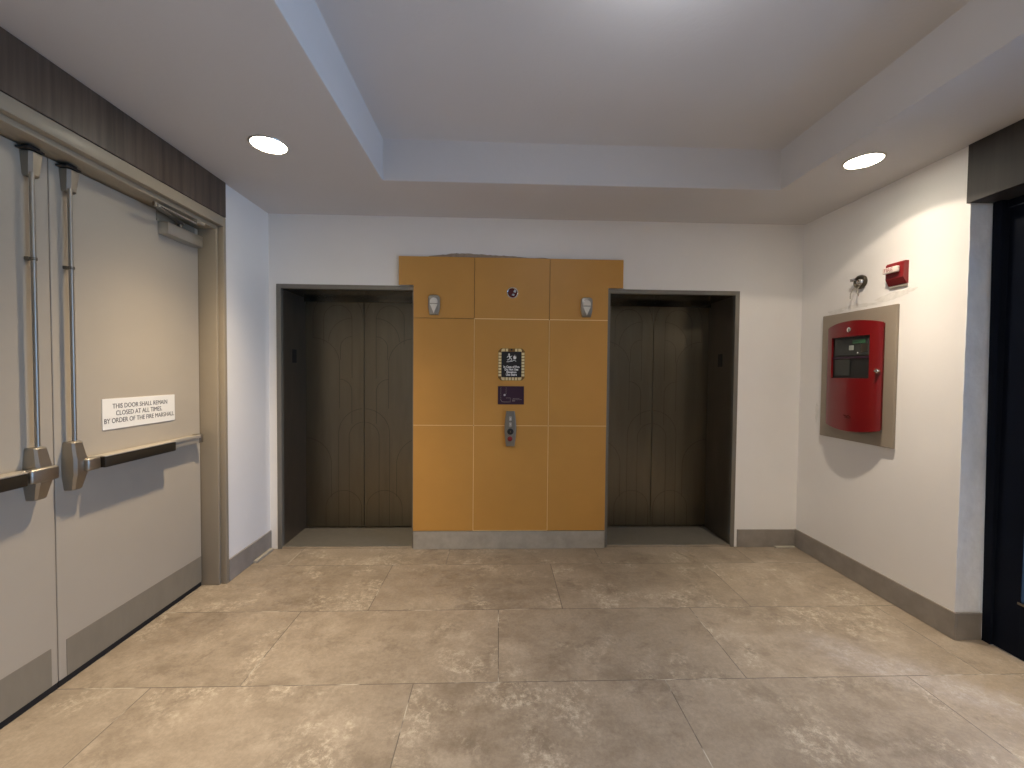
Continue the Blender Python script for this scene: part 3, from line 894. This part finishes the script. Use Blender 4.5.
# ------------------------------------------------------------------ lights of the place
def downlight(x, y, label, lamp_marks):
    t = thing('recessed_downlight', (x, y, CZ), label, 'downlight', 'recessed ceiling downlights')
    c = (x, y, CZ - .0003)
    obj('trim_ring', lathe(NB(), [(.090, 0), (.1015, 0), (.1000, .0045), (.094, .006), (.090, .003)], c, (0, 0, -1), 48), M['silver'], t, 40)
    obj('lens', lathe(NB(), [(0, 0), (.0895, 0), (.0895, .002), (.06, .004), (0, .0045)], c, (0, 0, -1), 48), M['lens_warm'], t, 60)
    if lamp_marks:
        bm = NB()
        for a, b_ in ((.010, .020), (-.026, .004)):
            box(bm, x + a - .004, x + a + .016, y + b_ - .003, y + b_ + .003, CZ - .010, CZ - .0050, .001)
        obj('lamp_clip', bm, M['silver'], t)
    return t
DLS = [(-1.295, 2.386), (2.135, 2.382)]
downlight(*DLS[0], 'round warm downlight in soffit near the taupe double door', False)
downlight(*DLS[1], 'round warm downlight in soffit above the fire alarm panel', True)
downlight(-1.295, .35, 'round warm downlight in soffit behind the viewer, double door side', False)
downlight(2.135, .35, 'round warm downlight in soffit behind the viewer, glazed door side', False)

def spot(name, x, y, w, col, curve, rad=.045):
    """recessed can: a spot lamp whose output falls with the angle from straight down, as a reflector's does"""
    l = bpy.data.lights.new(name, 'SPOT'); l.energy = w; l.color = col; l.spot_size = math.radians(150); l.spot_blend = .15; l.shadow_soft_size = rad
    l.use_nodes = True
    nt = l.node_tree; em = nt.nodes['Emission']
    tc = nt.nodes.new('ShaderNodeTexCoord'); sp = nt.nodes.new('ShaderNodeSeparateXYZ'); nt.links.new(tc.outputs['Normal'], sp.inputs[0])
    ab = nt.nodes.new('ShaderNodeMath'); ab.operation = 'ABSOLUTE'; nt.links.new(sp.outputs['Z'], ab.inputs[0])
    ac = nt.nodes.new('ShaderNodeMath'); ac.operation = 'ARCCOSINE'; nt.links.new(ab.outputs[0], ac.inputs[0])
    mr = nt.nodes.new('ShaderNodeMapRange'); mr.inputs['From Max'].default_value = PI / 2; nt.links.new(ac.outputs[0], mr.inputs['Value'])
    fc = nt.nodes.new('ShaderNodeFloatCurve'); c = fc.mapping.curves[0]
    pts = [(a / 90, v) for a, v in curve]
    c.points[0].location = pts[0]; c.points[1].location = pts[-1]
    for p in pts[1:-1]: c.points.new(*p)
    for p in c.points: p.handle_type = 'VECTOR'
    fc.mapping.update()
    nt.links.new(mr.outputs[0], fc.inputs['Value']); nt.links.new(fc.outputs[0], em.inputs['Strength'])
    o = bpy.data.objects.new(name, l); COL.objects.link(o); o.location = (x, y, CZ - .03)
    return o
WARM = (1, .84, .64)
WIDE = [(0, .60), (14, .54), (22, .34), (30, .18), (40, .088), (50, .050), (57, .038), (60, .034), (62, .006), (70, .003), (90, 0)]
SOFT = [(0, .40), (12, .39), (20, .33), (28, .235), (36, .115), (42, .055), (48, .020), (56, .005), (65, .002), (90, 0)]
spot('downlight_beam', *DLS[0], 225, (1, .80, .56), SOFT)
spot('downlight_beam', *DLS[1], 108, (1, .85, .68), WIDE, .02)
spot('downlight_beam', -1.295, .35, 290, WARM, SOFT)
spot('downlight_beam', 2.135, .35, 290, WARM, SOFT)

# dome fitting in the tray, just above the picture
t = thing('ceiling_light', (.62, 1.35, TZ), 'round opal dome light in the middle of the ceiling tray', 'ceiling light')
obj('base_ring', lathe(NB(), [(0, .0005), (.17, .0005), (.17, .02), (.155, .03), (0, .03)], (.62, 1.35, TZ), (0, 0, -1), 48), M['silver'], t, 40)
obj('dome', lathe(NB(), [(.15, .031), (.148, .05), (.13, .075), (.09, .095), (.04, .104), (0, .106)], (.62, 1.35, TZ), (0, 0, -1), 48), M['lens_cool'], t, 60)
pl = bpy.data.lights.new('dome_lamp', 'POINT'); pl.energy = 1.8; pl.color = (.95, .96, 1); pl.shadow_soft_size = .1
po = bpy.data.objects.new('dome_lamp', pl); COL.objects.link(po); po.location = (.62, 1.35, TZ - .22)

# daylight through the glazed doors
W = bpy.data.worlds.new('daylight'); S.world = W; W.use_nodes = True
bg = W.node_tree.nodes['Background']
nt = W.node_tree
tc = nt.nodes.new('ShaderNodeTexCoord'); sp = nt.nodes.new('ShaderNodeSeparateXYZ'); nt.links.new(tc.outputs['Generated'], sp.inputs[0])
cr = nt.nodes.new('ShaderNodeValToRGB')
cr.color_ramp.elements[0].position = .45; cr.color_ramp.elements[0].color = (.58, .60, .62, 1)
cr.color_ramp.elements[1].position = .60; cr.color_ramp.elements[1].color = (.62, .68, .79, 1)
mr = nt.nodes.new('ShaderNodeMapRange'); mr.inputs['From Min'].default_value = -1; mr.inputs['From Max'].default_value = 1
nt.links.new(sp.outputs['Z'], mr.inputs['Value']); nt.links.new(mr.outputs[0], cr.inputs['Fac']); nt.links.new(cr.outputs['Color'], bg.inputs['Color'])
bg.inputs['Strength'].default_value = 6.2
al = bpy.data.lights.new('door_portal', 'AREA'); al.shape = 'RECTANGLE'; al.size = 3.1; al.size_y = 2.36; al.cycles.is_portal = True
ao = bpy.data.objects.new('door_portal', al); COL.objects.link(ao); ao.location = (GX + .07, .57, 1.19); ao.rotation_euler = (PI / 2, 0, PI / 2)

# ------------------------------------------------------------------ two loose tile offcuts at the skirting ends
def offcut(x0, x1, y0, y1, z, label):
    bm = NB(); box(bm, x0, x1, y0, y1, .0005, z, .002)
    tag(obj('tile_offcut', bm, M['stone_light'], base=((x0 + x1) / 2, (y0 + y1) / 2, 0)), label, 'tile offcut', 'loose tile offcuts')
offcut(LX + .0125, LX + .040, 3.15, 3.38, .020, 'small tile offcut on floor against baseboard beside the double door wall')
offcut(2.36, 2.535, BY - .046, BY - .0125, .012, 'small tile offcut on floor against baseboard in the fire alarm corner')

# ------------------------------------------------------------------ camera
f, pi_, ya, ro = 411.51, .0273, .0336, .0093
cp, sp_, cy, sy = math.cos(pi_), math.sin(pi_), math.cos(ya), math.sin(ya)
Fw = Vector((sy * cp, cy * cp, -sp_)); R0 = Vector((cy, -sy, 0)); U0 = R0.cross(Fw)
Rt = R0 * math.cos(ro) + U0 * math.sin(ro); Up = -R0 * math.sin(ro) + U0 * math.cos(ro)
cam = bpy.data.cameras.new('camera'); cam.sensor_width = 36; cam.sensor_fit = 'HORIZONTAL'; cam.lens = f * 36 / 1024; cam.clip_start = .02
co = bpy.data.objects.new('camera', cam); COL.objects.link(co)
m4 = Matrix((Rt, Up, -Fw)).transposed().to_4x4(); m4.translation = Vector((0, 0, CAM_Z))
co.matrix_world = m4
S.camera = co

S.view_settings.view_transform = 'Standard'; S.view_settings.look = 'None'
S.view_settings.gamma = 1; S.view_settings.use_curve_mapping = False
S.view_settings.exposure = 1.57
S.cycles.use_denoising = True
S.cycles.max_bounces = 10; S.cycles.diffuse_bounces = 6
S.cycles.sample_clamp_indirect = 6
